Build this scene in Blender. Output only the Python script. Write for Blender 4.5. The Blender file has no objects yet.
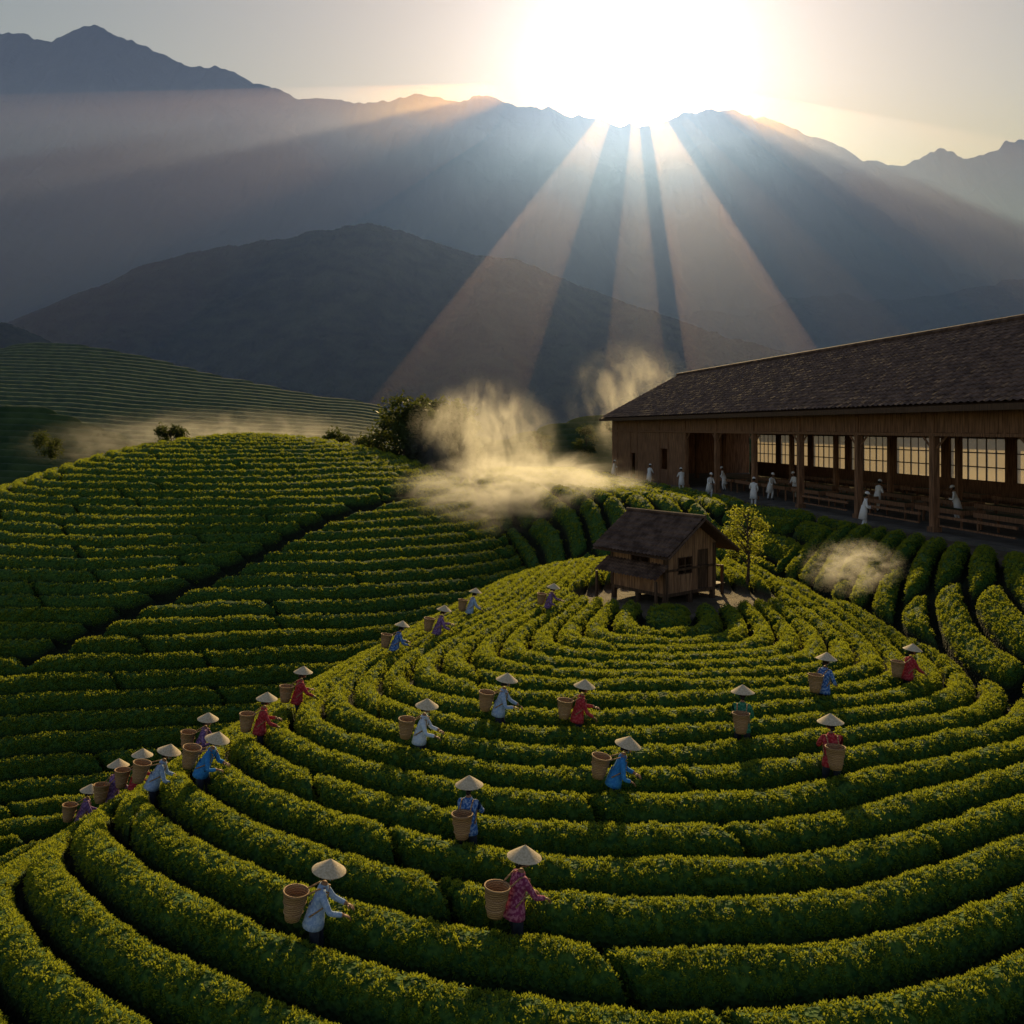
import bpy, math, random
import numpy as np
from mathutils import Vector, Matrix
random.seed(7); np.random.seed(7)
sc=bpy.context.scene
SUN_EL=math.radians(23.0); SUN_AZ=math.radians(8.2)
SUNV=Vector((math.cos(SUN_EL)*math.sin(SUN_AZ), math.cos(SUN_EL)*math.cos(SUN_AZ), math.sin(SUN_EL)))

# ------------------------------------------------------------ node helpers
def newmat(name):
    m=bpy.data.materials.new(name); m.use_nodes=True
    nt=m.node_tree; nt.nodes.clear()
    return m,nt,nt.nodes.new('ShaderNodeOutputMaterial')
def pbr(name,c1,c2=None,scale=5.0,rough=.8,bump=0.0,bscale=None,detail=4,coord='Object',stretch=(1,1,1),contrast=(.35,.65),spec=.25):
    m,nt,out=newmat(name); N=nt.nodes; L=nt.links
    b=N.new('ShaderNodeBsdfPrincipled'); b.inputs['Roughness'].default_value=rough
    b.inputs['Specular IOR Level'].default_value=spec
    L.new(b.outputs[0],out.inputs['Surface'])
    tc=N.new('ShaderNodeTexCoord'); mp=N.new('ShaderNodeMapping'); mp.inputs['Scale'].default_value=stretch
    L.new(tc.outputs[coord],mp.inputs[0])
    if c2 is None: b.inputs['Base Color'].default_value=(*c1,1)
    else:
        n=N.new('ShaderNodeTexNoise'); n.inputs['Scale'].default_value=scale; n.inputs['Detail'].default_value=detail
        L.new(mp.outputs[0],n.inputs['Vector'])
        r=N.new('ShaderNodeValToRGB'); r.color_ramp.elements[0].position=contrast[0]; r.color_ramp.elements[1].position=contrast[1]
        r.color_ramp.elements[0].color=(*c1,1); r.color_ramp.elements[1].color=(*c2,1)
        L.new(n.outputs['Fac'],r.inputs[0]); L.new(r.outputs[0],b.inputs['Base Color'])
    if bump>0:
        n2=N.new('ShaderNodeTexNoise'); n2.inputs['Scale'].default_value=bscale or scale*3; n2.inputs['Detail'].default_value=6
        L.new(mp.outputs[0],n2.inputs['Vector'])
        bp=N.new('ShaderNodeBump'); bp.inputs['Strength'].default_value=1; bp.inputs['Distance'].default_value=bump
        L.new(n2.outputs['Fac'],bp.inputs['Height']); L.new(bp.outputs[0],b.inputs['Normal'])
    return m
def leafmat(name,c1,c2,trans,tfac=.45):
    m,nt,out=newmat(name); N=nt.nodes; L=nt.links
    oi=N.new('ShaderNodeObjectInfo'); ge=N.new('ShaderNodeNewGeometry')
    ad=N.new('ShaderNodeMath'); ad.operation='ADD'; L.new(oi.outputs['Random'],ad.inputs[0]); L.new(ge.outputs['Random Per Island'],ad.inputs[1])
    ml=N.new('ShaderNodeMath'); ml.operation='MULTIPLY'; ml.inputs[1].default_value=.5; L.new(ad.outputs[0],ml.inputs[0])
    r=N.new('ShaderNodeValToRGB'); r.color_ramp.elements[0].color=(*c1,1); r.color_ramp.elements[1].color=(*c2,1)
    L.new(ml.outputs[0],r.inputs[0])
    d=N.new('ShaderNodeBsdfPrincipled'); d.inputs['Roughness'].default_value=.5; d.inputs['Specular IOR Level'].default_value=.2
    L.new(r.outputs[0],d.inputs['Base Color'])
    t=N.new('ShaderNodeBsdfTranslucent'); mx=N.new('ShaderNodeMix'); mx.data_type='RGBA'; mx.inputs[0].default_value=.6
    L.new(r.outputs[0],mx.inputs[6]); mx.inputs[7].default_value=(*trans,1); L.new(mx.outputs[2],t.inputs[0])
    ms=N.new('ShaderNodeMixShader'); ms.inputs[0].default_value=tfac
    L.new(d.outputs[0],ms.inputs[1]); L.new(t.outputs[0],ms.inputs[2]); L.new(ms.outputs[0],out.inputs['Surface'])
    return m

# ------------------------------------------------------------ mesh builder
class MB:
    def __init__(s): s.v=[]; s.f=[]; s.m=[]
    def add(s,vs,fs,mat=0,M=None):
        o=len(s.v)
        for p in vs:
            p=Vector(p)
            if M is not None: p=M@p
            s.v.append(tuple(p))
        for f in fs: s.f.append([i+o for i in f]); s.m.append(mat)
    def box(s,x0,x1,y0,y1,z0,z1,mat=0,M=None):
        vs=[(x,y,z) for z in (z0,z1) for y in (y0,y1) for x in (x0,x1)]
        s.add(vs,[(0,2,3,1),(4,5,7,6),(0,1,5,4),(2,6,7,3),(0,4,6,2),(1,3,7,5)],mat,M)
    def tube(s,pts,rad,mat=0,n=8,M=None,cap=True):
        vs=[];fs=[]; pts=[Vector(p) for p in pts]
        for i,p in enumerate(pts):
            d=(pts[min(i+1,len(pts)-1)]-pts[max(i-1,0)]).normalized()
            a=d.cross(Vector((0,0,1)))
            if a.length<1e-3: a=Vector((1,0,0))
            a.normalize(); b=d.cross(a)
            for k in range(n):
                t=2*math.pi*k/n; vs.append(p+(a*math.cos(t)+b*math.sin(t))*rad[i])
        for i in range(len(pts)-1):
            for k in range(n): fs.append((i*n+k,i*n+(k+1)%n,(i+1)*n+(k+1)%n,(i+1)*n+k))
        if cap: fs.append(tuple(range(n))[::-1]); fs.append(tuple((len(pts)-1)*n+k for k in range(n)))
        s.add(vs,fs,mat,M)
    def lathe(s,prof,mat=0,n=24,M=None):
        vs=[];fs=[]
        for (r,z) in prof:
            for k in range(n):
                t=2*math.pi*k/n; vs.append((r*math.cos(t),r*math.sin(t),z))
        for i in range(len(prof)-1):
            for k in range(n): fs.append((i*n+k,i*n+(k+1)%n,(i+1)*n+(k+1)%n,(i+1)*n+k))
        s.add(vs,fs,mat,M)
    def ball(s,c,r,mat=0,n=12,m=8,M=None,fn=None):
        vs=[];fs=[]
        for i in range(m+1):
            ph=math.pi*i/m
            for k in range(n):
                t=2*math.pi*k/n; d=Vector((math.sin(ph)*math.cos(t),math.sin(ph)*math.sin(t),math.cos(ph)))
                q=Vector((d.x*r[0],d.y*r[1],d.z*r[2]))
                if fn: q=fn(d,q)
                vs.append(Vector(c)+q)
        for i in range(m):
            for k in range(n): fs.append((i*n+k,(i+1)*n+k,(i+1)*n+(k+1)%n,i*n+(k+1)%n))
        s.add(vs,fs,mat,M)
    def obj(s,name,mats,parent=None,smooth=False,M=None):
        me=bpy.data.meshes.new(name); me.from_pydata(s.v,[],s.f); 
        for m in mats: me.materials.append(m)
        me.polygons.foreach_set('material_index',s.m)
        if smooth: me.polygons.foreach_set('use_smooth',[True]*len(s.f))
        me.validate(); me.update()
        o=bpy.data.objects.new(name,me); sc.collection.objects.link(o)
        if parent: o.parent=parent
        if M is not None: o.matrix_local=M
        return o
def empty(name,M=None):
    o=bpy.data.objects.new(name,None); sc.collection.objects.link(o); o.empty_display_size=.3
    if M is not None: o.matrix_world=M
    return o

# ------------------------------------------------------------ noise
def h2(ix,iy,s):
    v=np.sin(ix*127.1+iy*311.7+s*74.7)*43758.5453
    return v-np.floor(v)
def vn(x,y,s=0):
    ix=np.floor(x); iy=np.floor(y); fx=x-ix; fy=y-iy
    fx=fx*fx*(3-2*fx); fy=fy*fy*(3-2*fy)
    return (h2(ix,iy,s)*(1-fx)+h2(ix+1,iy,s)*fx)*(1-fy)+(h2(ix,iy+1,s)*(1-fx)+h2(ix+1,iy+1,s)*fx)*fy
def fbm(x,y,s=0,o=4,ridged=False):
    a=0;amp=.5
    for i in range(o):
        n=vn(x,y,s+i*3.1)
        if ridged: n=1-np.abs(2*n-1)
        a=a+amp*n; amp*=.5; x=x*2.03+7.1; y=y*2.03+3.7
    return a
def sp(x,k=1.0): return k*np.logaddexp(0,x/k)
def sst(x,a,b):
    t=np.clip((x-a)/(b-a),0,1); return t*t*(3-2*t)

# ------------------------------------------------------------ terrain
HD=Vector((-0.179,0.984,0)).normalized(); HN=Vector((HD.y,-HD.x,0)); H0=Vector((19.8,33,0)); FLOOR=-5.0
def hall_tu(x,y):
    dx=x-H0.x; dy=y-H0.y
    return dx*HD.x+dy*HD.y, dx*HN.x+dy*HN.y
HUT=(6.5,36.2)
def lse(k,*a):
    m=a[0]
    for q in a[1:]: m=np.maximum(m,q)
    s=0
    for q in a: s=s+np.exp((q-m)/k)
    return m+k*np.log(s)
def parts(x,y):
    wx=2.4*(fbm(x/12,y/12,5,2)-.4); wy=3.0*(fbm(x/12,y/12,9,2)-.4)
    ax,ay,bx,by=4,25,8,45
    px=x+wx-ax; py=y+wy-ay
    t=np.clip((px*(bx-ax)+py*(by-ay))/((bx-ax)**2+(by-ay)**2),0,1)
    d=np.hypot(px-t*(bx-ax),py-t*(by-ay))
    xc=2.9+(np.clip(y,8,60)-12)*.125
    xl=np.where(y>17,-8.0+(y-17)*.31,-8.0+(y-17)*.12)
    # row field: hedges bow around the nose, run along both shoulders, cross in front of the hut
    ex=(x+wx-xc)*1.75; ey=(y+wy-45.0)
    e=(np.abs(ex)**2.1+np.abs(ey)**2.1+.01)**(1/2.1)
    eL=28.0-(x-xl+wx)*1.5-7*sst(-y,-23,-12); eR=26.5-(13.9-x+wx*.6)*1.5
    e=lse(1.8,e,eL,eR)
    M=-7.25-.0035*np.minimum(d,20)**2-sp(xl-x,1.5)*.58-sp(x-14.2,.7)*.5-sp(y-47,2)*.35-sp(9-y,2)*.3
    M=M+.5*(fbm(x/7,y/7,77,2)-.4)
    r=np.hypot((x+23)/1.06,y-74)
    r2=r+6.5*(fbm(x/16,y/16,21,2)-.4)
    Lh=-1.3-.46*(np.sqrt(r2*r2+200)-14.1)
    xe=np.interp(y,[10,30,40,48,55,65,80,100],[18,16.6,15.3,13,7,0,-5,-9])
    T=-5.0-sp(xe-x,.6)*.75-sp(y-100,3)*.3
    T=T-sp(np.abs(x-10)-60,3)*.5
    return M,e,Lh,r2,T
def terrain(x,y,full=False):
    M,d,Lh,r2,T=parts(x,y)
    base=-15.4-.0*x
    g=lse(.35,M,Lh,T,base)
    if not full: return g
    st=np.stack([M,Lh,T]); reg=np.argmax(st,0); so=np.sort(st,0); gap=so[-1]-so[-2]
    tt,u=hall_tu(x,y)
    wob=.35*(fbm(x/3.5,y/3.5,31,2)-.4)
    rt=np.hypot((x-27)/1.0,(y-24))
    ph=np.where(reg==0,d/.98+wob*.7,np.where(reg==1,r2/1.2+wob*.3,np.where(y<40,rt/1.05,(u+2.4*(fbm(x/7,y/7,12,2)))/1.3)))
    fr=ph-np.floor(ph); idx=np.floor(ph); a=np.abs(fr-.5)*2
    a=a*(1+.22*(fbm(x*1.1,y*1.1,41,3)-.45))
    lim=np.where(reg==1,.74,.80)
    prof=np.where(a<lim,np.sqrt(np.clip(1-(a/lim)**2.5,0,1)),0)
    ang=np.where(reg==0,np.arctan2(y-40,(x-4.5)*1.6)*d,np.where(reg==1,np.arctan2(y-76,x+23)*r2,tt))
    per=np.where(reg==2,6.5,14+12*h2(idx,idx*0,2)); q=ang/per+h2(idx,idx*0,8)*5; q=np.abs(q-np.round(q))*per
    br=sst(q,.1,np.where(reg==2,.5,.28))
    m=prof*br*sst(gap,.03,.3)
    hd=np.hypot((x-HUT[0]-.2)/1.2,y-HUT[1]+.6); m=m*sst(hd,3.3,3.8)
    yard=np.where((reg==2),sst(u,-2.6,-2.0),0); m=m*(1-yard)
    yard=np.maximum(yard,1-sst(hd,3.0,3.7))
    pa=np.array([-23.,41.]); pb=np.array([-7.,63.]); pd=pb-pa
    tp=np.clip(((x-pa[0])*pd[0]+(y-pa[1])*pd[1])/(pd@pd),0,1)
    dist=np.hypot(x-pa[0]-tp*pd[0],y-pa[1]-tp*pd[1]); m=m*sst(dist,.3,.8)
    H=.66*(.88+.28*(fbm(x/2.2,y/2.2,51,2)))
    H=np.where(reg==2,H*1.1,np.where(reg==1,H*1.3,H))
    z=g+m*H+m*.13*(fbm(x*3.2,y*3.2,61,3)-.45)+.05*(fbm(x*2,y*2,71,2)-.4)
    return z,g,m,yard,ph,reg
def gz(x,y): return float(terrain(np.array([float(x)]),np.array([float(y)]))[0])
def surf(x,y): return float(terrain(np.array([float(x)]),np.array([float(y)]),True)[0][0])
def rowphase(x,y): return float(terrain(np.array([float(x)]),np.array([float(y)]),True)[4][0])

def grid_mesh(name,X,Y,Z,attrs={},mat=None,smooth=True):
    r,c=X.shape; me=bpy.data.meshes.new(name)
    me.vertices.add(r*c); co=np.stack([X,Y,Z],-1).reshape(-1).astype(np.float32); me.vertices.foreach_set('co',co)
    i=np.arange(r*c).reshape(r,c); q=np.stack([i[:-1,:-1],i[:-1,1:],i[1:,1:],i[1:,:-1]],-1).reshape(-1)
    nf=(r-1)*(c-1); me.loops.add(nf*4); me.polygons.add(nf)
    me.loops.foreach_set('vertex_index',q.astype(np.int32)); me.polygons.foreach_set('loop_start',(np.arange(nf)*4).astype(np.int32))
    me.polygons.foreach_set('use_smooth',np.ones(nf,dtype=bool) if smooth else np.zeros(nf,dtype=bool))
    me.update(calc_edges=True)
    for k,v in attrs.items():
        at=me.attributes.new(k,'FLOAT','POINT'); at.data.foreach_set('value',v.reshape(-1).astype(np.float32))
    if mat: me.materials.append(mat)
    o=bpy.data.objects.new(name,me); sc.collection.objects.link(o); return o

def terr_mat():
    m,nt,out=newmat('tea_field'); N=nt.nodes; L=nt.links
    b=N.new('ShaderNodeBsdfPrincipled'); b.inputs['Roughness'].default_value=.8; b.inputs['Specular IOR Level'].default_value=.15
    L.new(b.outputs[0],out.inputs['Surface'])
    tc=N.new('ShaderNodeTexCoord')
    def noise(s,d=5):
        n=N.new('ShaderNodeTexNoise'); n.inputs['Scale'].default_value=s; n.inputs['Detail'].default_value=d; L.new(tc.outputs['Object'],n.inputs['Vector']); return n
    def ramp(src,a,ca,bb,cb):
        r=N.new('ShaderNodeValToRGB'); e=r.color_ramp.elements; e[0].position=a; e[0].color=(*ca,1); e[1].position=bb; e[1].color=(*cb,1); L.new(src,r.inputs[0]); return r
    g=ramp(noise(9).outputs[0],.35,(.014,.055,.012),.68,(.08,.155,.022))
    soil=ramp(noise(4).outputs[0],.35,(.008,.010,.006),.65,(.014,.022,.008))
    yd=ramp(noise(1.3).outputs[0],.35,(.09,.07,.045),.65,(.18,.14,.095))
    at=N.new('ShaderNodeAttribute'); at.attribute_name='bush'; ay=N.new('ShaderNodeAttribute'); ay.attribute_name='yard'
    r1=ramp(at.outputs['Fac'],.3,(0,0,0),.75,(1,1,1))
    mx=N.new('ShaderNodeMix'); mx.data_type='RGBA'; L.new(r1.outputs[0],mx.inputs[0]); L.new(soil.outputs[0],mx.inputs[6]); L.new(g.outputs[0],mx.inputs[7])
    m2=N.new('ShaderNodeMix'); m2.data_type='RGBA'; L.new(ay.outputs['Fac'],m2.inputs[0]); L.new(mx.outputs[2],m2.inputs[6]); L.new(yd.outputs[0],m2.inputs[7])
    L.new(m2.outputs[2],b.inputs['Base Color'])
    v=N.new('ShaderNodeTexVoronoi'); v.inputs['Scale'].default_value=14; L.new(tc.outputs['Object'],v.inputs['Vector'])
    bp=N.new('ShaderNodeBump'); bp.inputs['Distance'].default_value=.05; L.new(v.outputs['Distance'],bp.inputs['Height']); L.new(bp.outputs[0],b.inputs['Normal'])
    return m
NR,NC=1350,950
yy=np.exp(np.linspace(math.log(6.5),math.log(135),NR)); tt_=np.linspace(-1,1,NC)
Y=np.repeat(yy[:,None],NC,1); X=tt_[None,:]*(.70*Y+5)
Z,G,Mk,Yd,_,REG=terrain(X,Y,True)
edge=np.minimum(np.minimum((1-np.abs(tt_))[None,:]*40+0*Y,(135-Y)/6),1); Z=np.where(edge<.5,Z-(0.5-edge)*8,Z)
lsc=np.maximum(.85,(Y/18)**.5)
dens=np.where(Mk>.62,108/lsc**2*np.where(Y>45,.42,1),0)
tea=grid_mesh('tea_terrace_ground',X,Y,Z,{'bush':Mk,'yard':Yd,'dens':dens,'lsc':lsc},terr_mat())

LEAF=leafmat('tea_leaf',(.016,.068,.011),(.12,.215,.022),(.66,.66,.04),.5)
def leaf_verts(mb,base,dirv,side,L,W,mat=0,bend=.25):
    up=side.cross(dirv).normalized()
    p0=base; p1=base+dirv*L*.5+side*W*.5+up*L*bend*.3; p2=base+dirv*L*.5-side*W*.5+up*L*bend*.3; p3=base+dirv*L-up*L*bend*.2
    mb.add([p0,p1,p3,p2],[(0,1,2),(0,2,3)],mat)
tb=MB()
for i in range(13):
    az=random.uniform(0,6.28); el=random.uniform(.1,1.2); d=Vector((math.cos(az)*math.cos(el),math.sin(az)*math.cos(el),math.sin(el)))
    s=d.cross(Vector((0,0,1))).normalized()
    base=Vector((random.uniform(-.05,.05),random.uniform(-.05,.05),random.uniform(-.03,.03)))
    leaf_verts(tb,base,d,s,random.uniform(.05,.075),random.uniform(.022,.034))
tuft=tb.obj('tea_leaf_tuft',[LEAF])
tuft.location=(2.0,14.2,surf(2.0,14.2))
ng=bpy.data.node_groups.new('tea_foliage','GeometryNodeTree')
ng.interface.new_socket('Geometry',in_out='INPUT',socket_type='NodeSocketGeometry'); ng.interface.new_socket('Geometry',in_out='OUTPUT',socket_type='NodeSocketGeometry')
N=ng.nodes; L=ng.links
gi=N.new('NodeGroupInput'); go=N.new('NodeGroupOutput'); dp=N.new('GeometryNodeDistributePointsOnFaces')
na=N.new('GeometryNodeInputNamedAttribute'); na.data_type='FLOAT'; na.inputs['Name'].default_value='dens'
nl=N.new('GeometryNodeInputNamedAttribute'); nl.data_type='FLOAT'; nl.inputs['Name'].default_value='lsc'
oi=N.new('GeometryNodeObjectInfo'); oi.inputs['Object'].default_value=tuft; oi.transform_space='ORIGINAL'
ip=N.new('GeometryNodeInstanceOnPoints'); ri=N.new('GeometryNodeRotateInstances'); rv=N.new('FunctionNodeRandomValue'); rv.data_type='FLOAT_VECTOR'
rv.inputs['Min'].default_value=(-.6,-.6,0); rv.inputs['Max'].default_value=(.6,.6,6.28)
jg=N.new('GeometryNodeJoinGeometry')
L.new(gi.outputs[0],dp.inputs['Mesh']); L.new(na.outputs['Attribute'],dp.inputs['Density'])
L.new(dp.outputs['Points'],ip.inputs['Points']); L.new(dp.outputs['Rotation'],ip.inputs['Rotation']); L.new(oi.outputs['Geometry'],ip.inputs['Instance'])
L.new(nl.outputs['Attribute'],ip.inputs['Scale']); L.new(ip.outputs[0],ri.inputs['Instances']); L.new(rv.outputs['Value'],ri.inputs['Rotation'])
L.new(gi.outputs[0],jg.inputs[0]); L.new(ri.outputs[0],jg.inputs[0]); L.new(jg.outputs[0],go.inputs[0])
md=tea.modifiers.new('tea_foliage','NODES'); md.node_group=ng

FOREST=pbr('forest_slope',(.008,.016,.012),(.030,.045,.030),.05,.95,8,.09,10,spec=.03)
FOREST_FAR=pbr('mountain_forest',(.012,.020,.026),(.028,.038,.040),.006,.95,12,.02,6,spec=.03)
HILL=pbr('tea_hill',(.018,.045,.016),(.05,.085,.03),.35,.9,.1,2)
gm=pbr('valley_ground',(.025,.04,.015),(.06,.075,.03),.03,.95,.5,.3)
a=9000; mb=MB(); mb.add([(-a,-2500,-16.2),(a,-2500,-16.2),(a,12000,-16.2),(-a,12000,-16.2)],[(0,1,2,3)]); mb.obj('ground',[gm])

# ------------------------------------------------------------ hills and mountains (world metres: x, crest z)
def hill(name,crest,D,front,back,base,mat,seed,nx=420,ny=120,rough=.12,spur=90.,rows=0,power=1.25,jag=.01,tree_tex=0):
    cx=np.array([c[0] for c in crest],float); cz=np.array([c[1] for c in crest],float)
    x=np.linspace(cx[0],cx[-1],nx); s=np.linspace(-1,1,ny); s=np.sign(s)*np.abs(s)**1.25
    Xg=np.repeat(x[None,:],ny,0); S=np.repeat(s[:,None],nx,1)
    c=np.interp(x,cx,cz); 
    k=max(1,int(nx*.004)); kk=np.ones(2*k+1)/(2*k+1); c=np.convolve(np.pad(c,k,mode='edge'),kk,'valid')
    hgt=c-base; hgt=hgt+hgt.mean()*jag*((fbm(x/spur*1.6,x*0+seed,seed,6,True)-.6)*5+(fbm(x/spur*9,x*0+seed,seed+4,3)-.45)*1.6)
    Yg=D+np.where(S<0,S*front,S*back)+ (fbm(Xg/spur/2.2,Xg*0,seed+2,2)-.4)*front*.12
    A=np.abs(S)
    pr=(1-A)**power
    sx=Xg/spur+ .8*(fbm(Xg/spur/1.5,Yg/spur/1.5,seed+9,2)-.5)
    n=fbm(sx,Yg/spur/2.6,seed,6,True)-.62
    Zg=base+hgt[None,:]*(pr+n*rough*2.2*np.minimum(A*4,1)*(1-A)**.45)
    if tree_tex: Zg=Zg+tree_tex*(h2(np.floor(Xg*0)+np.arange(nx)[None,:],np.arange(ny)[:,None]+0*Xg,seed)-.5)
    Zg=np.where(A>.995,base-1,Zg)
    if rows:
        f=(Zg*2.2+(Yg)*.6)/rows; f=f-np.floor(f); Zg=Zg+.9*(rows/1.6)*.5*np.sqrt(np.clip(1-(np.abs(f-.5)*2/.75)**3,0,1))
    return grid_mesh(name,Xg,Yg,Zg,{},mat)
hill('mountain_range',[(-2600,900),(-2018,1122),(-1743,1152),(-1561,1189),(-1506,1204),(-1408,1172),(-1262,1205),(-1134,1167),(-1027,1110),(-905,1085),(-846,1092),(-783,1061),(-646,1005),(-560,1012),(-509,1006),(-418,980),(-280,1014),(-158,984),(-37,1000),(85,966),(192,940),(329,905),(451,905),(560,945),(650,968),(695,955),(786,933),(878,878),(1030,817),(1183,756),(1366,680),(1561,588),(1792,482),(2097,300),(2500,50)],2600,1350,1200,-20,FOREST_FAR,3,1100,260,.15,260,jag=.013)
hill('far_mountain_range',[(900,700),(1453,1300),(1922,1541),(2098,1605),(2274,1541),(2508,1658),(2684,1600),(3000,1688),(3446,1805),(4200,1600)],5000,1500,1500,-20,FOREST_FAR,5,500,100,.12,400,jag=.012)
hill('eastern_mountain',[(900,50),(1300,440),(1550,680),(1715,833),(1838,936),(2002,1038),(2101,1079),(2330,1182),(2823,1264),(3400,1000)],3500,1500,1200,-20,FOREST_FAR,8,500,140,.14,260,jag=.010)
hill('forested_mountain',[(-800,70),(-646,95),(-540,100),(-508,116),(-435,151),(-382,175),(-329,188),(-276,195),(-224,204),(-181,213),(-150,216),(-118,207),(-76,195),(-23,183),(19,175),(72,151),(135,127),(198,105),(262,88),(357,66),(515,30),(700,-10)],900,420,420,-18,FOREST,11,1200,280,.10,75,jag=.013,tree_tex=2.2)
hill('eastern_ridge',[(0,120),(155,172),(260,199),(330,204),(401,193),(489,225),(577,239),(629,225),(717,225),(788,243),(900,264),(1122,295),(1500,250)],1500,550,500,-18,FOREST,14,800,160,.13,120,jag=.014,tree_tex=3)
hill('wooded_foothill',[(-420,30),(-302,51),(-270,56),(-249,49),(-228,40),(-190,20),(-150,-5)],450,170,170,-18,FOREST,17,300,120,.10,50,tree_tex=1)
hill('tea_hillside',[(-260,-10),(-200,12),(-180,17),(-156,23),(-144,25),(-129,23.8),(-110,20),(-89,14.6),(-65,10),(-46,7),(-34,4),(-22,-.6),(-2,-6),(15,-14)],260,130,90,-17,HILL,19,800,460,.05,45,rows=4.2)
hill('tea_knoll',[(-105,-6),(-90,-1),(-76,1.7),(-66,2.6),(-61,2),(-56,.4),(-50.6,-1.5),(-46,-3.5),(-36,-9)],112,34,30,-15,HILL,23,500,300,.03,25,rows=2.4)
hill('tea_knoll',[(-14,-9),(-8,-5),(-4,-3.0),(1,-1.5),(6.2,0.1),(11.3,1.2),(17.8,2),(27,2.2),(45,1),(60,-6)],116,26,30,-13,HILL,29,500,300,.03,25,rows=2.4)

# ------------------------------------------------------------ wood materials
WOOD=pbr('weathered_wood',(.12,.06,.032),(.32,.17,.09),3,.75,.004,14,stretch=(5,5,.35))
WOODH=pbr('hut_planks',(.17,.09,.048),(.42,.24,.125),3,.75,.004,14,stretch=(5,5,.35))
WOOD2=pbr('dark_timber',(.05,.029,.018),(.13,.075,.042),3,.7,.004,14,stretch=(5,5,.4))
TILE=pbr('roof_tiles',(.065,.040,.030),(.17,.11,.08),2.2,.8,.01,9,spec=.15)
CONC=pbr('concrete_floor',(.10,.09,.075),(.17,.15,.125),1.2,.85,.003,12)
TEAPILE=pbr('drying_tea',(.02,.035,.012),(.05,.07,.025),14,.9,.02,30)
def pane_mat():
    m,nt,out=newmat('dusty_window_glass'); N=nt.nodes; L=nt.links
    t=N.new('ShaderNodeBsdfTranslucent'); t.inputs[0].default_value=(.88,.74,.54,1); tr=N.new('ShaderNodeBsdfTransparent'); tr.inputs[0].default_value=(.95,.93,.88,1)
    g=N.new('ShaderNodeBsdfDiffuse'); g.inputs[0].default_value=(.5,.46,.38,1)
    a1=N.new('ShaderNodeMixShader'); a1.inputs[0].default_value=.1; L.new(t.outputs[0],a1.inputs[1]); L.new(g.outputs[0],a1.inputs[2])
    a2=N.new('ShaderNodeMixShader'); a2.inputs[0].default_value=.3; L.new(a1.outputs[0],a2.inputs[1]); L.new(tr.outputs[0],a2.inputs[2]); L.new(a2.outputs[0],out.inputs[0]); return m
PANE=pane_mat()

# ------------------------------------------------------------ long processing hall
HM=Matrix(((HN.x,HD.x,0,H0.x),(HN.y,HD.y,0,H0.y),(0,0,1,FLOOR),(0,0,0,1)))
hall=empty('tea_processing_hall',HM)
T0,T1=-12,58
mb=MB(); mb.box(.5,16.6,T0,T1-.8,-.6,.16); mb.obj('floor',[CONC],hall)
mb=MB()
def tiled(mb,u0,z0,u1,z1,t0,t1,steps,pitch,thick=.12,mat=0):
    nt=int((t1-t0)/pitch*4); vs=[];fs=[]
    rows=[]
    for i in range(steps):
        for e in (0,1):
            f=(i+e)/steps; lift=.05*(1-e)
            rows.append((u0+(u1-u0)*f,z0+(z1-z0)*f+lift))
    for (u,z) in rows:
        for k in range(nt+1):
            t=t0+(t1-t0)*k/nt; w=.035*math.cos(2*math.pi*k/4)
            vs.append((u,t,z+w+random.uniform(-.005,.005)))
    n=nt+1
    for r in range(len(rows)-1):
        for k in range(nt): fs.append((r*n+k,r*n+k+1,(r+1)*n+k+1,(r+1)*n+k))
    mb.add(vs,fs,mat)
tiled(mb,-.1,6.06,8.6,10.65,T0-1,T1+.3,22,.42); tiled(mb,17.3,6.06,8.6,10.65,T0-1,T1+.3,14,.6)
mb.tube([(8.6,T0-1,10.74),(8.6,T1+.35,10.74)],[.17,.17],0,8)
mb.obj('roof',[TILE],hall,smooth=False)
mb=MB()
vs=[(-.1,T0-1,5.92),(8.6,T0-1,10.5),(17.3,T0-1,5.92),(-.1,T1+.3,5.92),(8.6,T1+.3,10.5),(17.3,T1+.3,5.92)]
mb.add(vs,[(0,1,4,3),(1,2,5,4)])
mb.box(-.14,-.06,T0-1,T1+.3,5.72,5.98); mb.box(17.26,17.34,T0-1,T1+.3,5.78,5.98)
for k in range(int((T1-T0)/.9)):
    t=T0+k*.9; mb.tube([(0,t,5.86),(1.6,t,6.7)],[.05,.05],0,4)
mb.obj('eaves',[WOOD2],hall)
posts=[T0+.4+i*6.1 for i in range(12)]
mb=MB()
for t in posts:
    if t<T1-.5:
        mb.box(.95,1.27,t-.16,t+.16,.16,5.6)
        mb.box(.88,1.34,t-.23,t+.23,.0,.4)
        mb.tube([(1.1,t+.1,4.0),(1.1,t+1.0,4.75)],[.07,.07],0,4); mb.tube([(1.1,t-.1,4.0),(1.1,t-1.0,4.75)],[.07,.07],0,4)
        mb.box(7.0,7.28,t-.14,t+.14,.16,8.9)
        mb.box(1.27,15.6,t-.1,t+.1,4.9,5.15)
        mb.tube([(8.6,t,5.1),(8.6,t,10.3)],[.09,.09],0,4)
mb.obj('posts',[WOOD],hall)
mb=MB(); t=T0
while t<T1-.6:
    w=random.uniform(.2,.28); o=random.uniform(0,.02); mb.box(1.03-o,1.10,t,t+w-.008,4.78+random.uniform(-.02,.02),6.3); t+=w
mb.box(.93,1.17,T0,T1-.6,4.62,4.77)
segs=[(37.2,41.0,0),(41.0,43.0,1),(43.0,49.6,0),(49.6,51.2,2),(51.2,57.4,0)]
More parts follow.
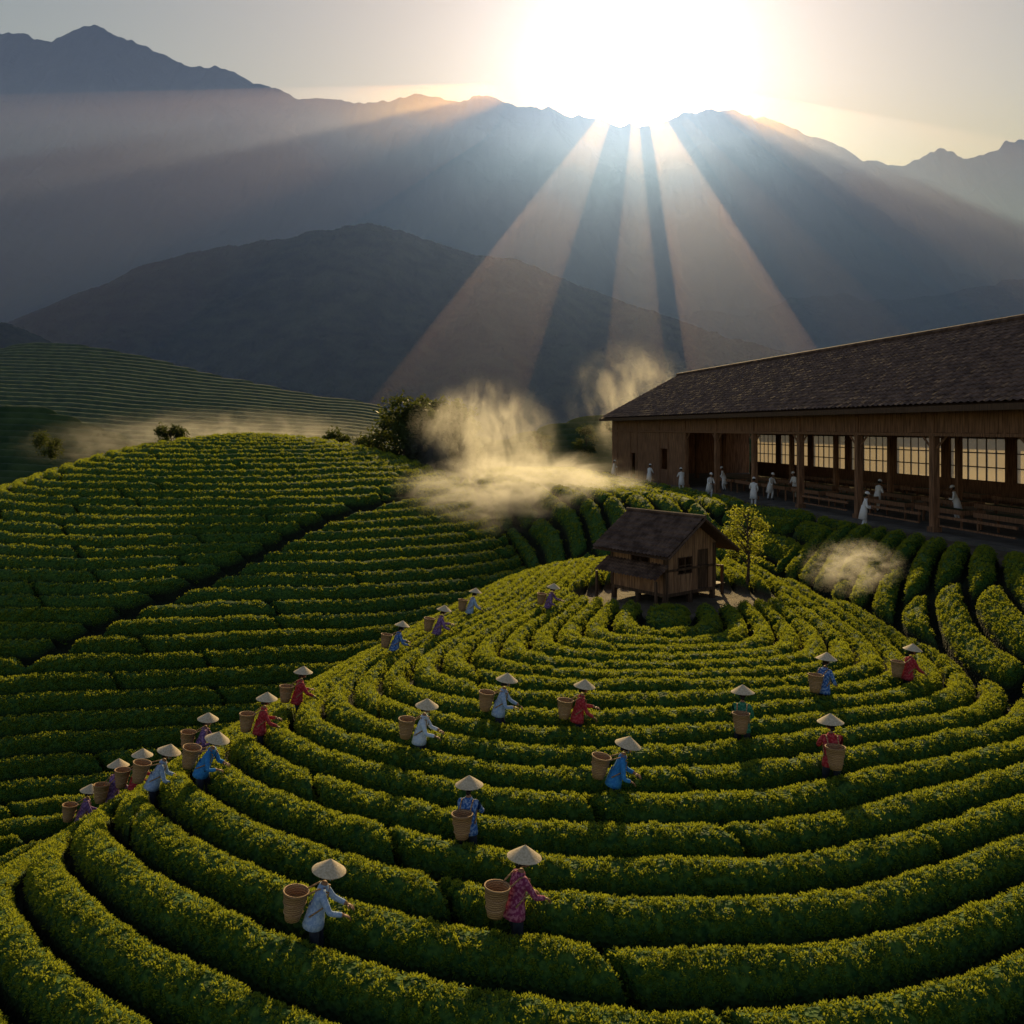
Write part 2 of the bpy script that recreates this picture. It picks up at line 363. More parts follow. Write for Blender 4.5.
for a0,b0,kind in segs:
    t=a0
    while t<b0-.01:
        w=min(random.uniform(.2,.28),b0-t); o=random.uniform(0,.02)
        if kind==0: mb.box(1.02-o,1.10,t,t+w-.008,.16,4.6)
        elif kind==1: mb.box(1.02-o,1.10,t,t+w-.008,.16,1.4); mb.box(1.02-o,1.10,t,t+w-.008,3.2,4.6)
        else: mb.box(1.02-o,1.10,t,t+w-.008,2.6,4.6)
        t+=w
    mb.box(.94,1.14,a0-.06,a0+.06,.17,4.6)
for te in (T0+.1,T1-.6):
    u=1.1
    while u<16.2:
        w=.26; zt=6.0+(min(u,17.2-u)-0)*.527; mb.box(u,u+w-.008,te-.03,te+.03,.0,zt); u+=w
bays=[]
for i in range(len(posts)-1):
    t0,t1=posts[i],posts[i+1]
    if t1>T1: t1=T1-.7
    mb.box(15.6,15.75,t0,t1,.16,1.45); mb.box(15.6,15.75,t0,t1,4.35,6.2)
    mb.box(15.58,15.78,t0-.45,t0+.45,1.45,4.35); bays.append((t0+.45,t1-.45))
mb.obj('board_walls',[WOOD],hall)
mb=MB()
for t0,t1 in bays:
    n=6
    for k in range(n+1):
        t=t0+(t1-t0)*k/n; w=.045 if k%2==0 else .025; mb.box(15.64,15.7,t-w,t+w,1.45,4.35)
    for z in (1.48,2.4,3.35,4.31): mb.box(15.645,15.695,t0,t1,z-.03,z+.03)
mb.obj('window_frames',[WOOD2],hall)
mb=MB()
for t0,t1 in bays: mb.add([(15.672,t0,1.45),(15.672,t1,1.45),(15.672,t1,4.35),(15.672,t0,4.35)],[(0,1,2,3)])
mb.obj('window_panes',[PANE],hall)
mb=MB()
for i in range(12):
    for uu in (2.6,6.0,10.5):
        t=T0+2+i*4.2
        if t>36: continue
        mb.box(uu,uu+1.3,t,t+3.4,.88,.95); 
        for a_ in (.08,1.14):
            for b_ in (.1,3.2): mb.box(uu+a_,uu+a_+.08,t+b_,t+b_+.08,.16,.88)
        mb.box(uu+.05,uu+1.25,t+.1,t+3.3,.953,1.0+random.uniform(0,.06),1)
        mb.box(uu+.0,uu+1.3,t,t+.05,.953,1.1); mb.box(uu,uu+.05,t+.06,t+3.4,.953,1.1)
mb.obj('work_tables',[WOOD,TEAPILE],hall)
mb=MB()
for i in range(5):
    t=T0+1+i*6.1; mb.box(1.05,1.15,t+.4,t+5.2,.85,.97); mb.box(1.06,1.14,t+.5,t+5.1,.45,.52)
mb.obj('railings',[WOOD],hall)

# ------------------------------------------------------------ small wooden hut
hz=gz(*HUT)
HU=Matrix.Translation((HUT[0],HUT[1],hz+.05))@Matrix.Rotation(math.radians(38),4,'Z')@Matrix.Scale(.88,4)
hut=empty('wooden_hut',HU)
mb=MB(); mb.box(-1.75,1.75,-1.6,1.9,.35,.5)
for x in (-1.65,0,1.65):
    for y in (-1.5,.2,1.8): mb.box(x-.1,x+.1,y-.1,y+.1,-.5,.35)
for x in (-1.7,1.7):
    for y in (-1.55,1.85): mb.box(x-.08,x+.08,y-.08,y+.08,.5,2.6)
mb.box(-1.75,1.75,-1.63,-1.5,1.5,1.6); mb.box(-1.85,-1.62,-1.6,1.9,1.5,1.6)
mb.box(1.8,3.0,-1.2,1.4,.4,.48)
for y in (-1.1,1.3): mb.box(2.85,2.97,y-.06,y+.06,-.5,1.35)
mb.box(2.87,2.95,-1.1,1.3,1.25,1.33)
mb.obj('frame',[WOOD2],hut)
mb=MB()
def boards_x(x0,x1,y,z0,z1,step=.2):
    x=x0
    while x<x1-.02: mb.box(x,min(x+step,x1)-.01,y-.03+random.uniform(0,.015),y+.03,z0,z1); x+=step
def boards_y(y0,y1,x,z0,z1,step=.2):
    y=y0
    while y<y1-.02: mb.box(x-.03+random.uniform(0,.015),x+.03,y,min(y+step,y1)-.01,z0,z1); y+=step
boards_x(-1.6,-.9,-1.55,.5,2.6); boards_x(-.9,.1,-1.55,.5,1.3); boards_x(-.9,.1,-1.55,2.1,2.6); boards_x(.1,.5,-1.55,.5,2.6); boards_x(.5,1.3,-1.55,2.35,2.6); boards_x(1.3,1.6,-1.55,.5,2.6)
boards_x(-1.6,1.6,1.85,.5,2.6)
boards_y(-1.5,-.6,-1.7,.5,2.6); boards_y(-.6,.6,-1.7,.5,1.35); boards_y(-.6,.6,-1.7,2.1,2.6); boards_y(.6,1.8,-1.7,.5,2.6); boards_y(-1.5,1.8,1.7,.5,2.6)
for y in (-1.55,1.85):
    x=-1.8
    while x<1.8: mb.box(x,x+.19,y-.03,y+.03,2.6,2.6+(1.95-abs(x+.1))*.62); x+=.2
mb.obj('walls',[WOODH],hut)
mb=MB(); mb.box(.52,1.28,-1.50,-1.46,.5,2.35)
for x in (-.88,-.4,.08): mb.box(x-.025,x+.025,-1.6,-1.52,1.3,2.1)
for z in (1.32,1.7,2.08): mb.box(-.88,.08,-1.585,-1.535,z-.02,z+.02)
for y in (-.58,0,.58): mb.box(-1.75,-1.68,y-.025,y+.025,1.35,2.1)
mb.obj('door_and_windows',[WOOD2],hut)
mb=MB()
tiled(mb,-2.5,2.32,0,3.95,-2.4,2.5,9,.22); tiled(mb,2.5,2.32,0,3.95,-2.4,2.5,9,.22)
mb.tube([(0,-2.45,4.0),(0,2.55,4.0)],[.09,.09],0,8)
tiled(mb,-2.7,1.25,-1.75,1.85,-1.9,2.1,5,.22)
mb.obj('roof',[TILE],hut)
mb=MB(); mb.add([(-2.48,-2.38,2.22),(0,-2.38,3.82),(2.48,-2.38,2.22),(-2.48,2.48,2.22),(0,2.48,3.82),(2.48,2.48,2.22)],[(0,1,4,3),(1,2,5,4)])
for x0,x1 in ((-2.5,0),(2.5,0)): mb.tube([(x0,-2.42,2.27),(x1,-2.42,3.88)],[.07,.07],0,4)
for y in (-1.8,2.0): mb.box(-2.68,-2.58,y-.05,y+.05,-.4,1.22)
mb.obj('bargeboards',[WOOD2],hut)

# ------------------------------------------------------------ trees
TL_G=leafmat('tree_leaf',(.02,.04,.012),(.06,.085,.02),(.18,.20,.03),.4)
TL_Y=leafmat('young_tree_leaf',(.08,.12,.015),(.21,.23,.03),(.70,.70,.06),.55)
BARK=pbr('bark',(.05,.035,.022),(.11,.08,.055),6,.9,.01)
def tree(name,x,y,h,w,mat,n=2200,leaf=.12,z=None,stems=1,clumps=22,low=.28):
    z=gz(x,y)-.1 if z is None else z
    e=empty(name,Matrix.Translation((x,y,z))); mb=MB(); cl=[]
    for s in range(stems):
        bx=random.uniform(-w*.3,w*.3) if stems>1 else 0; by=random.uniform(-w*.2,w*.2) if stems>1 else 0
        hh=h*random.uniform(.75,1) if stems>1 else h
        lean=Vector((random.uniform(-.12,.12)*hh,random.uniform(-.12,.12)*hh,hh*.86))
        p=[Vector((bx,by,0))+lean*t+Vector((math.sin(t*5+s)*.02*hh,0,0)) for t in (0,.25,.5,.75,1)]
        r0=h*.022; mb.tube(p,[r0,r0*.8,r0*.6,r0*.4,r0*.15],0,7)
        for i in range(clumps//stems):
            t=random.uniform(low,1); b=p[0].lerp(p[-1],t); az=random.uniform(0,6.28)
            R=w*.5*(.35+.75*math.sin(math.pi*min(1,max(0,(t-low*.6)/(1.06-low*.6))))) * random.uniform(.5,1)/(1 if stems==1 else 1.5)
            q=b+Vector((math.cos(az)*R,math.sin(az)*R,random.uniform(.0,.12)*h)); mb.tube([b-Vector((0,0,.05*h)),b.lerp(q,.5)+Vector((0,0,.03*h)),q],[r0*.35,r0*.22,r0*.08],0,5)
            cl.append((q,random.uniform(.10,.19)*w if stems==1 else random.uniform(.09,.15)*w))
    mb.obj('trunk',[BARK],e,True)
    lb=MB()
    for i in range(n):
        q,r=random.choice(cl); d=Vector((random.gauss(0,1),random.gauss(0,1),random.gauss(0,.75)))*r*.62
        dv=Vector((random.gauss(0,1),random.gauss(0,1),random.gauss(-.2,.8))).normalized(); sd=dv.orthogonal().normalized()
        sd=Matrix.Rotation(random.uniform(0,6.28),3,dv)@sd
        leaf_verts(lb,q+d,dv,sd,leaf*random.uniform(.7,1.3),leaf*.5)
    lb.obj('foliage',[mat],e)
    return e
tree('young_tree',10.3,37.6,4.0,1.7,TL_Y,1900,.13,clumps=20)
tree('bamboo_tree_clump',-9.4,84,8.2,6.8,TL_G,9000,.5,z=-5.0,stems=7,clumps=84,low=.12)
tree('bamboo_tree_clump',-6.6,86,9.2,5.4,TL_G,9000,.5,z=-5.2,stems=7,clumps=84,low=.12)
tree('round_tree',-30.3,76,2.4,2.4,TL_G,2400,.24,clumps=22,low=.15)
for (x,y,h,w) in [(-17.5,85,3.0,3),(-15,88,3.4,2.6),(-13.2,84,3.2,3.4),(-53,98,3,3),(3.2,100,3.4,2.6),(9.5,108,4.2,3),(12.8,112,5,2.6),(-3.8,86,3.0,3.6),(-42,92,2.4,2.4)]:
    tree('broadleaf_tree',x,y,h,w,TL_G,1600,.3,z=max(gz(x,y),-7)-.1 if y<98 else (-3.9 if x>0 else -3.5),clumps=18,low=.12)

# ------------------------------------------------------------ people
SKIN=pbr('skin',(.30,.16,.09),(.36,.20,.12),8,.55); HAIR=pbr('black_hair',(.012,.010,.009),None,5,.5)
EYE=pbr('eye',(.02,.015,.01),None); LIP=pbr('lips',(.28,.09,.07),None)
STRAW=pbr('straw',(.5,.40,.25),(.7,.58,.40),30,.8,.004,60)
WHITE=pbr('white_cotton',(.76,.76,.74),(.84,.84,.82),6,.9); TROU=pbr('dark_trousers',(.02,.022,.035),(.04,.042,.055),8,.9)
def wicker():
    m,nt,out=newmat('woven_bamboo'); N=nt.nodes; L=nt.links; b=N.new('ShaderNodeBsdfPrincipled'); b.inputs['Roughness'].default_value=.7; L.new(b.outputs[0],out.inputs[0])
    tc=N.new('ShaderNodeTexCoord'); w=N.new('ShaderNodeTexWave'); w.bands_direction='Z'; w.inputs['Scale'].default_value=9; w.inputs['Distortion'].default_value=1.2; L.new(tc.outputs['Object'],w.inputs[0])
    ch=N.new('ShaderNodeTexChecker'); ch.inputs['Scale'].default_value=40; L.new(tc.outputs['Object'],ch.inputs[0])
    r=N.new('ShaderNodeValToRGB'); r.color_ramp.elements[0].color=(.22,.11,.045,1); r.color_ramp.elements[1].color=(.55,.34,.16,1)
    mm=N.new('ShaderNodeMath'); mm.operation='MULTIPLY_ADD'; L.new(w.outputs['Fac'],mm.inputs[0]); mm.inputs[1].default_value=.7; 
    m3=N.new('ShaderNodeMath'); m3.operation='MULTIPLY'; m3.inputs[1].default_value=.3; L.new(ch.outputs['Fac'],m3.inputs[0]); L.new(m3.outputs[0],mm.inputs[2])
    L.new(mm.outputs[0],r.inputs[0]); L.new(r.outputs[0],b.inputs['Base Color'])
    bp=N.new('ShaderNodeBump'); bp.inputs['Distance'].default_value=.008; L.new(mm.outputs[0],bp.inputs['Height']); L.new(bp.outputs[0],b.inputs['Normal']); return m
WICK=wicker()
_sh={}
def shirt(col,col2):
    k=(col,col2)
    if k not in _sh: _sh[k]=pbr('patterned_shirt',col,col2,22,.85,.006,9,detail=2,contrast=(.48,.56))
    return _sh[k]
CFF=pbr('tea_shoots',(.06,.12,.02),(.13,.2,.03),20,.7)

def hand(mb,M,mat,side):
    mb.ball((.045,0,0),(.05,.040,.018),mat,10,6,M)
    for i,(yo,ln) in enumerate(((-.03,.062),(-.010,.078),(.012,.074),(.032,.058))):
        p0=Vector((.075,yo*side,0)); p1=p0+Vector((ln*.45,yo*.15,-.006)); p2=p1+Vector((ln*.32,0,-.018)); p3=p2+Vector((ln*.18,0,-.022))
        mb.tube([p0,p1,p2,p3],[.0105,.0095,.0085,.006],mat,6,M)
    mb.tube([(.02,-.03*side,0),(.045,-.06*side,-.012),(.07,-.068*side,-.024)],[.014,.011,.008],mat,6,M)

def figure(name,x,y,z,yaw,top,lean=18,reach=(.42,.42),hh=1.58,basket=True,hat='cone',trous=None,side_hands=(.14,.14),handz=(.98,.98),coat=False,turn=0):
    s=hh/1.6
    E=empty(name,Matrix.Translation((x,y,z))@Matrix.Rotation(math.radians(yaw),4,'Z')@Matrix.Scale(s,4))
    la=math.radians(lean); ax=Vector((math.sin(la),0,math.cos(la)))
    pel=Vector((0,0,.86)); wa=pel+ax*.14; ch=pel+ax*.36; nb=pel+ax*.50; fx=Vector((math.cos(la),0,-math.sin(la)))
    hd=nb+ax*.20+Vector((.02,0,0))
    P=[pel,wa,ch,nb,nb+ax*.08]; R=[(.13,.15),(.115,.135),(.125,.155),(.055,.06),(.048,.05)]
    Ed=[(0,1),(1,2),(2,3),(3,4)]; cat=[0,0,0,1]
    wr=[]
    for k,sg in enumerate((1,-1)):
        sh=ch+ax*.075+Vector((0,sg*.165,0)); i=len(P); P.append(sh); R.append((.062,.062)); Ed.append((2,i)); cat.append(0)
        tgt=Vector((reach[k],sg*side_hands[k],handz[k])); d=tgt-sh; Lr=min(d.length,.50); tgt=sh+d.normalized()*Lr
        mid=(sh+tgt)*.5; bend=math.sqrt(max(.0,.27**2-(Lr/2)**2)); el=mid+(Vector((-.35,sg*.55,-.75)).normalized())*bend
        P.append(el); R.append((.048,.048)); Ed.append((i,i+1)); cat.append(0)
        P.append(el.lerp(tgt,.8)); R.append((.042,.042)); Ed.append((i+1,i+2)); cat.append(0)
        P.append(tgt); R.append((.026,.026)); Ed.append((i+2,i+3)); cat.append(1)
        wr.append((el,tgt,sg))
    st=.10
    for sg in (1,-1):
        i=len(P); P+= [Vector((0,sg*.095,.80)),Vector((.05+sg*.04,sg*.11,.45)),Vector((-.03+sg*st*.6,sg*.11,.08)),Vector((.13+sg*st*.6,sg*.125,.035))]
        R+= [(.098,.098),(.068,.068),(.05,.05),(.035,.04)]
        Ed+=[(0,i),(i,i+1),(i+1,i+2),(i+2,i+3)]; cat+=[2,2,2,3]
    me=bpy.data.meshes.new('skel'); me.from_pydata([tuple(p) for p in P],Ed,[]); o=bpy.data.objects.new('skel',me); sc.collection.objects.link(o)
    mdk=o.modifiers.new('s','SKIN'); mdk.use_smooth_shade=True
    for i,v in enumerate(me.skin_vertices[0].data): v.radius=R[i]; v.use_root=(i==0)
    ms=o.modifiers.new('ss','SUBSURF'); ms.levels=2; ms.render_levels=2
    dg=bpy.context.evaluated_depsgraph_get(); dg.update(); nm=bpy.data.meshes.new_from_object(o.evaluated_get(dg)); bpy.data.objects.remove(o)
    nm.name='body'
    n=len(nm.polygons); c=np.zeros(n*3); nm.polygons.foreach_get('center',c); c=c.reshape(-1,3)
    best=np.full(n,1e9); idx=np.zeros(n,int)
    for (a_,b_),ct in zip(Ed,cat):
        A=np.array(P[a_]);B=np.array(P[b_]); t=np.clip(((c-A)@(B-A))/max(1e-6,(B-A)@(B-A)),0,1); dd=np.linalg.norm(c-A-t[:,None]*(B-A),axis=1)
        u=dd<best; best[u]=dd[u]; idx[u]=ct
    nm.materials.clear()
    for m_ in (top,SKIN,trous or TROU,HAIR): nm.materials.append(m_)
    nm.polygons.foreach_set('material_index',idx.astype(np.int32)); nm.polygons.foreach_set('use_smooth',np.ones(n,dtype=bool)); nm.update()
    bo=bpy.data.objects.new('body',nm); sc.collection.objects.link(bo); bo.parent=E
    Mt=Matrix.Translation(pel)@Matrix.Rotation(la*.7,4,'Y')
    mb=MB(); hl=-.42 if coat else -.12
    Ms=Mt@Matrix.Diagonal((.84,1,1,1)); mb.lathe([(.145,.20),(.165,.08),(.185,-.02),(.20 if not coat else .225,hl),(.19 if not coat else .215,hl-.002),(.15,.02)],0,20,Ms)
    Mn=Matrix.Translation(nb)@Matrix.Rotation(la,4,'Y'); mb.lathe([(.085,-.04),(.065,.025),(.06,.025),(.055,-.02)],0,14,Mn)
    mb.obj('jacket',[top],E,True)
    mb=MB()
    for el,tg,sg in wr:
        d=(tg-el).normalized(); X_=(d+Vector((.25,0,-.25))).normalized(); Yv=Vector((0,0,1)).cross(X_).normalized(); Zv=X_.cross(Yv)
        Mh=Matrix(((X_.x,Yv.x,Zv.x,tg.x-d.x*.01),(X_.y,Yv.y,Zv.y,tg.y-d.y*.01),(X_.z,Yv.z,Zv.z,tg.z-d.z*.01),(0,0,0,1)))
        hand(mb,Mh,0,sg)
        if basket and sg==-1:
            for q in range(5):
                dv=Vector((random.uniform(.2,.8),random.uniform(-.6,.6),random.uniform(.2,.9))).normalized(); leaf_verts(mb,tg+d*.1,dv,dv.orthogonal().normalized(),.1,.045,4)
    Hm=Matrix.Translation(hd)@Matrix.Rotation(math.radians(turn),4,'Z')@Matrix.Rotation(la*.7+.08,4,'Y')
    def hf(d,q):
        q=Vector(q)
        if d.z<-.1: q.y*=1-.28*(-d.z); q.x*=1-.1*(-d.z)
        return q
    mb.ball((0,0,0),(.095,.078,.118),0,20,14,Hm,hf)
    mb.tube([(.088,0,.02),(.108,0,-.022)],[.008,.016],0,6,Hm); mb.ball((.088,0,-.085),(.018,.03,.02),0,8,6,Hm)
    for sg in (1,-1):
        mb.ball((.0,sg*.079,-.005),(.022,.01,.032),0,8,6,Hm); mb.ball((.084,sg*.031,.012),(.008,.014,.007),1,8,6,Hm)
        mb.box(.086,.093,sg*.031-.018,sg*.031+.018,.03,.036,2,Hm)
    mb.ball((.090,0,-.055),(.008,.024,.007),3,8,6,Hm)
    def hair(d,q):
        return Vector((min(q.x,.055 if q.z<.04 else .2),q.y,max(q.z,-.10)))
    mb.ball((-.014,0,.012),(.098,.087,.120),2,16,12,Hm,hair)
    if hat=='cone': mb.ball((-.085,0,-.09),(.04,.05,.045),2,10,8,Hm)
    mb.obj('head_and_hands',[SKIN,EYE,HAIR,LIP,CFF],E,True)
    mb=MB()
    if hat=='cone':
        Hh=Hm@Matrix.Translation((-.005,0,.035))@Matrix.Rotation(-.12,4,'Y')
        pr=[(.265,-.005)]+[(.262*(1-t)**.97+.002,.175*t) for t in [i/12 for i in range(13)]]
        mb.lathe(pr,0,28,Hh); mb.lathe([(.262,-.004),(.25,-.002),(.004,.165)],0,28,Hh)
        mb.tube([Hh@Vector((.0,.105,.09)),Hm@Vector((.03,.082,-.06)),Hm@Vector((.06,0,-.125)),Hm@Vector((.03,-.082,-.06)),Hh@Vector((0,-.105,.09))],[.004]*5,1,5)
        mb.obj('conical_hat',[STRAW,top],E,False)
    else:
        mb.ball((-.01,0,.055),(.105,.094,.085),0,16,10,Hm,lambda d,q:Vector((q.x,q.y,max(q.z,-.03)))); mb.lathe([(.098,-.03),(.104,.02)],0,16,Hm@Matrix.Translation((-.01,0,.055)))
        mb.box(.07,.13,-.05,.05,.035,.042,0,Hm)
        mb.obj('cap',[WHITE],E,True)
    if basket:
        Mb=Matrix.Translation(pel+ax*.04-fx*.34)@Matrix.Rotation(la*.5,4,'Y')
        mb=MB(); n=28
        mb.lathe([(.0,-.14),(.115,-.14),(.135,-.04),(.165,.12),(.19,.27),(.2,.275),(.2,.30),(.185,.30),(.175,.27),(.15,.12),(.12,-.1),(0,-.1)],0,n,Mb)
        for zr,rr in ((-.02,.145),(.13,.172)): 
            mb.lathe([(rr,zr-.012),(rr+.008,zr),(rr,zr+.012)],0,n,Mb)
        mb.ball((0,0,.12),(.15,.15,.04),1,14,6,Mb)
        mb.obj('woven_basket',[WICK,CFF],E,True)
        mb=MB()
        for sg in (1,-1):
            p=[Mb@Vector((.12,sg*.10,.26)),ch+ax*.14+Vector((-.06,sg*.11,0)),ch+ax*.10+fx*.10+Vector((0,sg*.12,0)),ch-ax*.08+fx*.12+Vector((0,sg*.14,0)),pel+ax*.10+Vector((-.10,sg*.17,0))]
            mb.tube(p,[.013]*5,0,6)
        mb.obj('straps',[WICK],E,True)
    return E

def snap(x,y):
    x0,y0=x,y
    for _ in range(8):
        p=rowphase(x,y); e=1e-2
        gx=(rowphase(x+e,y)-p)/e; gy=(rowphase(x,y+e)-p)/e; g2=gx*gx+gy*gy
        if g2<1e-3 or g2>50: break
        k=round(p)-p; x+=k*gx/g2*.9; y+=k*gy/g2*.9
    if math.hypot(x-x0,y-y0)>1.2: return x0,y0
    return x,y
LB=((.28,.40,.62),(.42,.54,.72)); BL=((.03,.12,.40),(.25,.38,.65)); MG=((.22,.03,.10),(.45,.16,.25)); RD=((.35,.02,.03),(.5,.08,.09)); GR=((.02,.16,.10),(.08,.28,.18)); PU=((.14,.07,.22),(.32,.2,.4)); DB=((.03,.2,.55),(.05,.28,.65)); WB=((.5,.6,.75),(.62,.7,.82))
folk=[(-2.9,12.7,8,LB,16),(.1,12.8,30,MG,12),(-.85,14.7,75,BL,6),(-2.25,18.2,-8,WB,12),(1.96,16.2,-5,DB,20),(6.3,17.4,82,RD,8),(5.0,19.2,70,GR,8),(7.8,21.3,35,BL,10),(10.9,22.9,10,RD,12),(1.5,19.6,5,RD,12),(-.34,19.7,-5,LB,14),
 (-6.3,18.5,-5,DB,26),(-7.9,18.7,15,LB,26),(-6.0,20.9,20,RD,12),(-6,23.2,30,RD,12),(-8.1,21.6,10,PU,14),(-9.2,21.2,20,RD,12),(-10.3,21.5,60,PU,12),(-11.3,22.3,30,PU,16),(-4,27.8,20,BL,20),(-2.8,29.4,10,PU,18),(-1.55,33,20,LB,18),(1.25,32.3,-20,PU,16)]
for i,(x,y,yaw,c,ln) in enumerate(folk):
    x,y=snap(x,y); rr=random.Random(i)
    figure('tea_picker',x,y,gz(x,y)-.06,yaw,shirt(*c),ln,(rr.uniform(.4,.52),rr.uniform(.3,.5)),rr.uniform(1.5,1.6),True,handz=(rr.uniform(.9,1.05),rr.uniform(.86,1.0)),turn=rr.uniform(-15,15))
wk=[(17.4,42.2,-20,10),(15.4,54.4,60,6),(14.0,60.5,-70,14),(13.4,67.5,100,6),(12.0,74.6,40,8),(10.0,84,-30,8),(17.4,57.5,-60,16),(23.2,44.5,150,14),(19.4,58.5,200,10),(21.2,49.5,20,12),(16.4,66.0,160,12)]
for i,(x,y,yaw,ln) in enumerate(wk):
    t,u=hall_tu(x,y); z=FLOOR+.16 if u>.5 else gz(x,y); rr=random.Random(50+i)
    figure('tea_worker',x,y,z,yaw,WHITE,ln,(.35,rr.uniform(.2,.4)),1.78,False,'cap',WHITE,handz=(rr.uniform(.95,1.1),rr.uniform(.8,1.05)),coat=True)

# ------------------------------------------------------------ steam
def steam(x,y,z,r,dens,seed,sc_=1.6,st=(1,1,1),thr=(.40,.76)):
    m,nt,out=newmat('steam'); N=nt.nodes; L=nt.links
    tc=N.new('ShaderNodeTexCoord'); ln=N.new('ShaderNodeVectorMath'); ln.operation='LENGTH'; L.new(tc.outputs['Object'],ln.inputs[0])
    mp=N.new('ShaderNodeMapping'); mp.inputs['Scale'].default_value=st; L.new(tc.outputs['Object'],mp.inputs[0])
    mr=N.new('ShaderNodeMapRange'); mr.interpolation_type='SMOOTHSTEP'; mr.inputs[1].default_value=0; mr.inputs[2].default_value=.95; mr.inputs[3].default_value=1; mr.inputs[4].default_value=0; L.new(ln.outputs['Value'],mr.inputs[0])
    ns=N.new('ShaderNodeTexNoise'); ns.noise_dimensions='4D'; ns.inputs['W'].default_value=seed; ns.inputs['Scale'].default_value=sc_; ns.inputs['Detail'].default_value=6; ns.inputs['Roughness'].default_value=.65; ns.inputs['Distortion'].default_value=1.0; L.new(mp.outputs[0],ns.inputs['Vector'])
    m2=N.new('ShaderNodeMapRange'); m2.interpolation_type='SMOOTHSTEP'; m2.inputs[1].default_value=thr[0]; m2.inputs[2].default_value=thr[1]; m2.inputs[3].default_value=0; m2.inputs[4].default_value=1; L.new(ns.outputs['Fac'],m2.inputs[0])
    mu=N.new('ShaderNodeMath'); mu.operation='MULTIPLY'; L.new(mr.outputs[0],mu.inputs[0]); L.new(m2.outputs[0],mu.inputs[1])
    m3=N.new('ShaderNodeMath'); m3.operation='MULTIPLY'; m3.inputs[1].default_value=dens; L.new(mu.outputs[0],m3.inputs[0])
    vs=N.new('ShaderNodeVolumeScatter'); vs.inputs['Color'].default_value=(.98,.98,.98,1); vs.inputs['Anisotropy'].default_value=.6; L.new(m3.outputs[0],vs.inputs['Density']); L.new(vs.outputs[0],out.inputs['Volume'])
    mb=MB(); mb.ball((0,0,0),(1,1,1),0,20,12); o=mb.obj('steam_plume',[m]); o.location=(x,y,z); o.scale=r; return o
steam(1.0,63,-5.0,(11.5,8,4.0),1.6,1,2.4,(1.4,1,1)); steam(-2.6,78,-3.0,(9,5,8.6),1.0,2,2.4,(1.5,1,.7),(.42,.72))
steam(13.0,32.5,-5.3,(2.4,1.4,1.3),2.8,3,2.4,(1.3,1,1),(.44,.74)); steam(14.0,100,3.0,(9,5,8.6),.34,9,2.4,(1.2,1,.7),(.44,.74))
steam(-34,100,-2.0,(28,6,5.2),.40,7,3.4,(2,1,.8))

# ------------------------------------------------------------ hazy air: bluish aerosol + forward-scattering dust
def haze(name,mb,dn,col,dn2,g2,col2=(1,.58,.28)):
    m,nt,out=newmat(name); N=nt.nodes; vs=v2=None
    if dn2>0: v2=N.new('ShaderNodeVolumeScatter'); v2.inputs['Density'].default_value=dn2; v2.inputs['Anisotropy'].default_value=g2; v2.inputs['Color'].default_value=(*col2,1)
    if dn>0: vs=N.new('ShaderNodeVolumeScatter'); vs.inputs['Density'].default_value=dn; vs.inputs['Anisotropy'].default_value=.0; vs.inputs['Color'].default_value=(*col,1)
    if vs and v2:
        ad=N.new('ShaderNodeAddShader'); nt.links.new(vs.outputs[0],ad.inputs[0]); nt.links.new(v2.outputs[0],ad.inputs[1]); nt.links.new(ad.outputs[0],out.inputs['Volume'])
    else: nt.links.new((vs or v2).outputs[0],out.inputs['Volume'])
    return mb.obj(name,[m])
mb=MB(); mb.box(-4500,4500,135,6600,-40,560); haze('haze',mb,.00048,(.13,.34,1.0),.00006,.86)
mb=MB(); mb.box(-2500,2500,980,2500,-30,400); haze('valley_haze',mb,.0007,(.15,.38,1.0),0,.84)
# added tubes of denser orange scatter shaped as sunbeams, parallel to the sunlight
BEAMS=[(457,985,26),(392,980,13),(536,985,15),(296,975,26),(-60,1015,84),(690,1025,50)]
mb=MB()
for (cx,cz,w_) in BEAMS:
    P1=Vector((cx,2720,cz+10)); Ln=(P1.z+14)/SUNV.z; P0=P1-SUNV*Ln; w_=w_*1.12
    mb.tube([P0,P0.lerp(P1,.5),P1],[w_*1.25,w_,w_*.75],0,18)
haze('sunbeam_tubes',mb,0,(1,1,1),.00046,.70,(1,.56,.26))

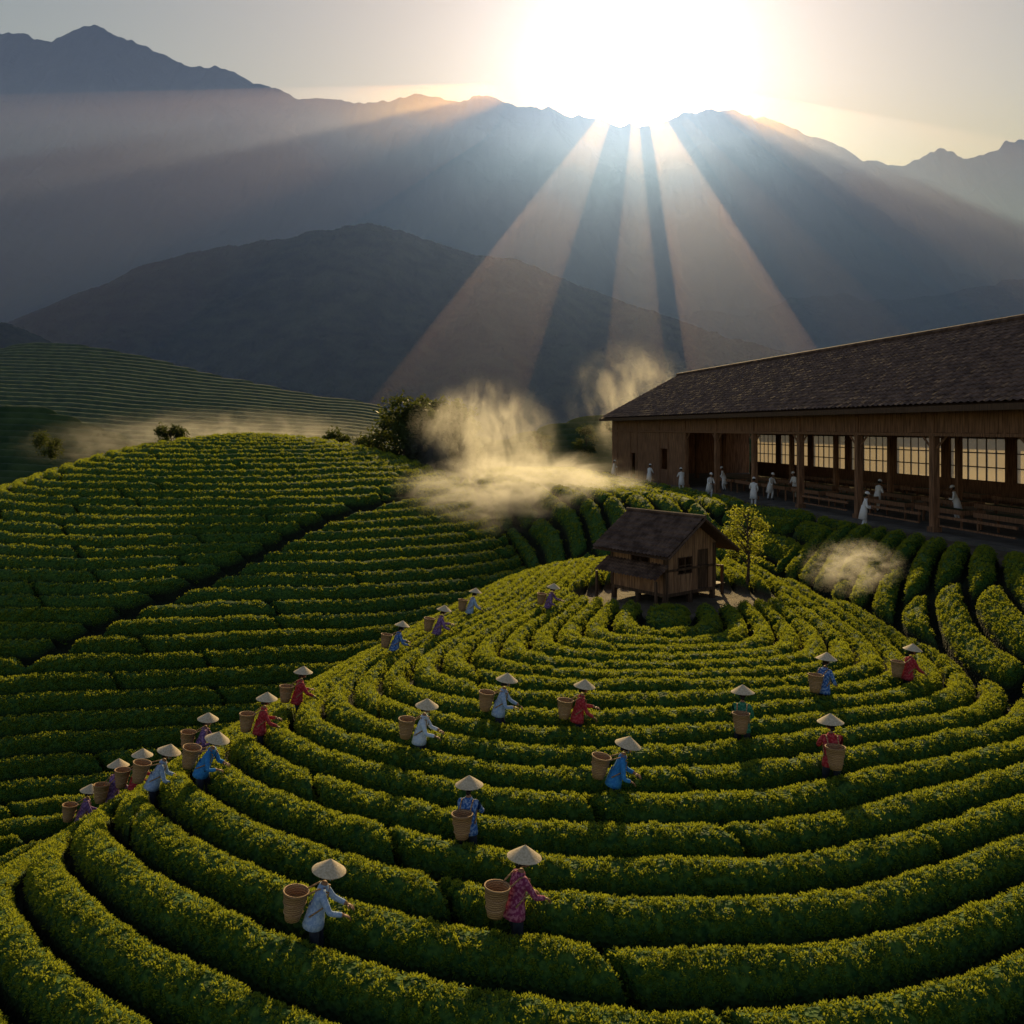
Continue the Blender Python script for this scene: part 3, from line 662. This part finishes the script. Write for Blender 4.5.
# ------------------------------------------------------------ sky, sun
w=bpy.data.worlds.new('World'); sc.world=w; w.use_nodes=True; nt=w.node_tree; nt.nodes.clear(); N=nt.nodes; L=nt.links
out=N.new('ShaderNodeOutputWorld'); bg=N.new('ShaderNodeBackground'); sky=N.new('ShaderNodeTexSky'); sky.sky_type='NISHITA'; sky.sun_disc=False
sky.sun_elevation=SUN_EL; sky.sun_rotation=SUN_AZ; sky.dust_density=.5; sky.air_density=1.3; sky.altitude=400
bg.inputs[1].default_value=.09
tint=N.new('ShaderNodeMix'); tint.data_type='RGBA'; tint.blend_type='MULTIPLY'; tint.inputs[0].default_value=1; tint.inputs[7].default_value=(1,.86,.84,1)
L.new(sky.outputs[0],tint.inputs[6]); L.new(tint.outputs[2],bg.inputs[0])
tc=N.new('ShaderNodeTexCoord'); nz=N.new('ShaderNodeVectorMath'); nz.operation='NORMALIZE'; L.new(tc.outputs['Generated'],nz.inputs[0])
dt=N.new('ShaderNodeVectorMath'); dt.operation='DOT_PRODUCT'; dt.inputs[1].default_value=SUNV; L.new(nz.outputs[0],dt.inputs[0])
def lobe(k,col,st):
    a=N.new('ShaderNodeMath'); a.operation='MULTIPLY_ADD'; L.new(dt.outputs['Value'],a.inputs[0]); a.inputs[1].default_value=k; a.inputs[2].default_value=-k
    e=N.new('ShaderNodeMath'); e.operation='EXPONENT'; L.new(a.outputs[0],e.inputs[0])
    m=N.new('ShaderNodeMath'); m.operation='MULTIPLY'; m.inputs[1].default_value=st; L.new(e.outputs[0],m.inputs[0])
    b=N.new('ShaderNodeBackground'); b.inputs[0].default_value=(*col,1); L.new(m.outputs[0],b.inputs[1]); return b
b1=lobe(800,(1,.88,.68),12); b2=lobe(10,(1,.60,.32),.24)
a1=N.new('ShaderNodeAddShader'); a2=N.new('ShaderNodeAddShader'); L.new(bg.outputs[0],a1.inputs[0]); L.new(b1.outputs[0],a1.inputs[1]); L.new(a1.outputs[0],a2.inputs[0]); L.new(b2.outputs[0],a2.inputs[1]); L.new(a2.outputs[0],out.inputs[0])
sd=bpy.data.lights.new('sun','SUN'); sd.energy=5; sd.angle=math.radians(.5); sd.color=(1,.80,.54)
so=bpy.data.objects.new('sun',sd); sc.collection.objects.link(so); so.rotation_euler=(-SUNV).to_track_quat('-Z','Y').to_euler(); so.location=SUNV*200

cd=bpy.data.cameras.new('camera'); cam=bpy.data.objects.new('camera',cd); sc.collection.objects.link(cam)
cam.location=(0,0,0); cam.rotation_euler=(math.pi/2,0,0); cd.lens=30; cd.sensor_width=36; cd.shift_y=-84/1024; cd.clip_start=.1; cd.clip_end=20000
sc.camera=cam
sc.view_settings.view_transform='Standard'; sc.view_settings.look='None'; sc.view_settings.exposure=0
print('INFO people',len(folk),'hut z',hz)
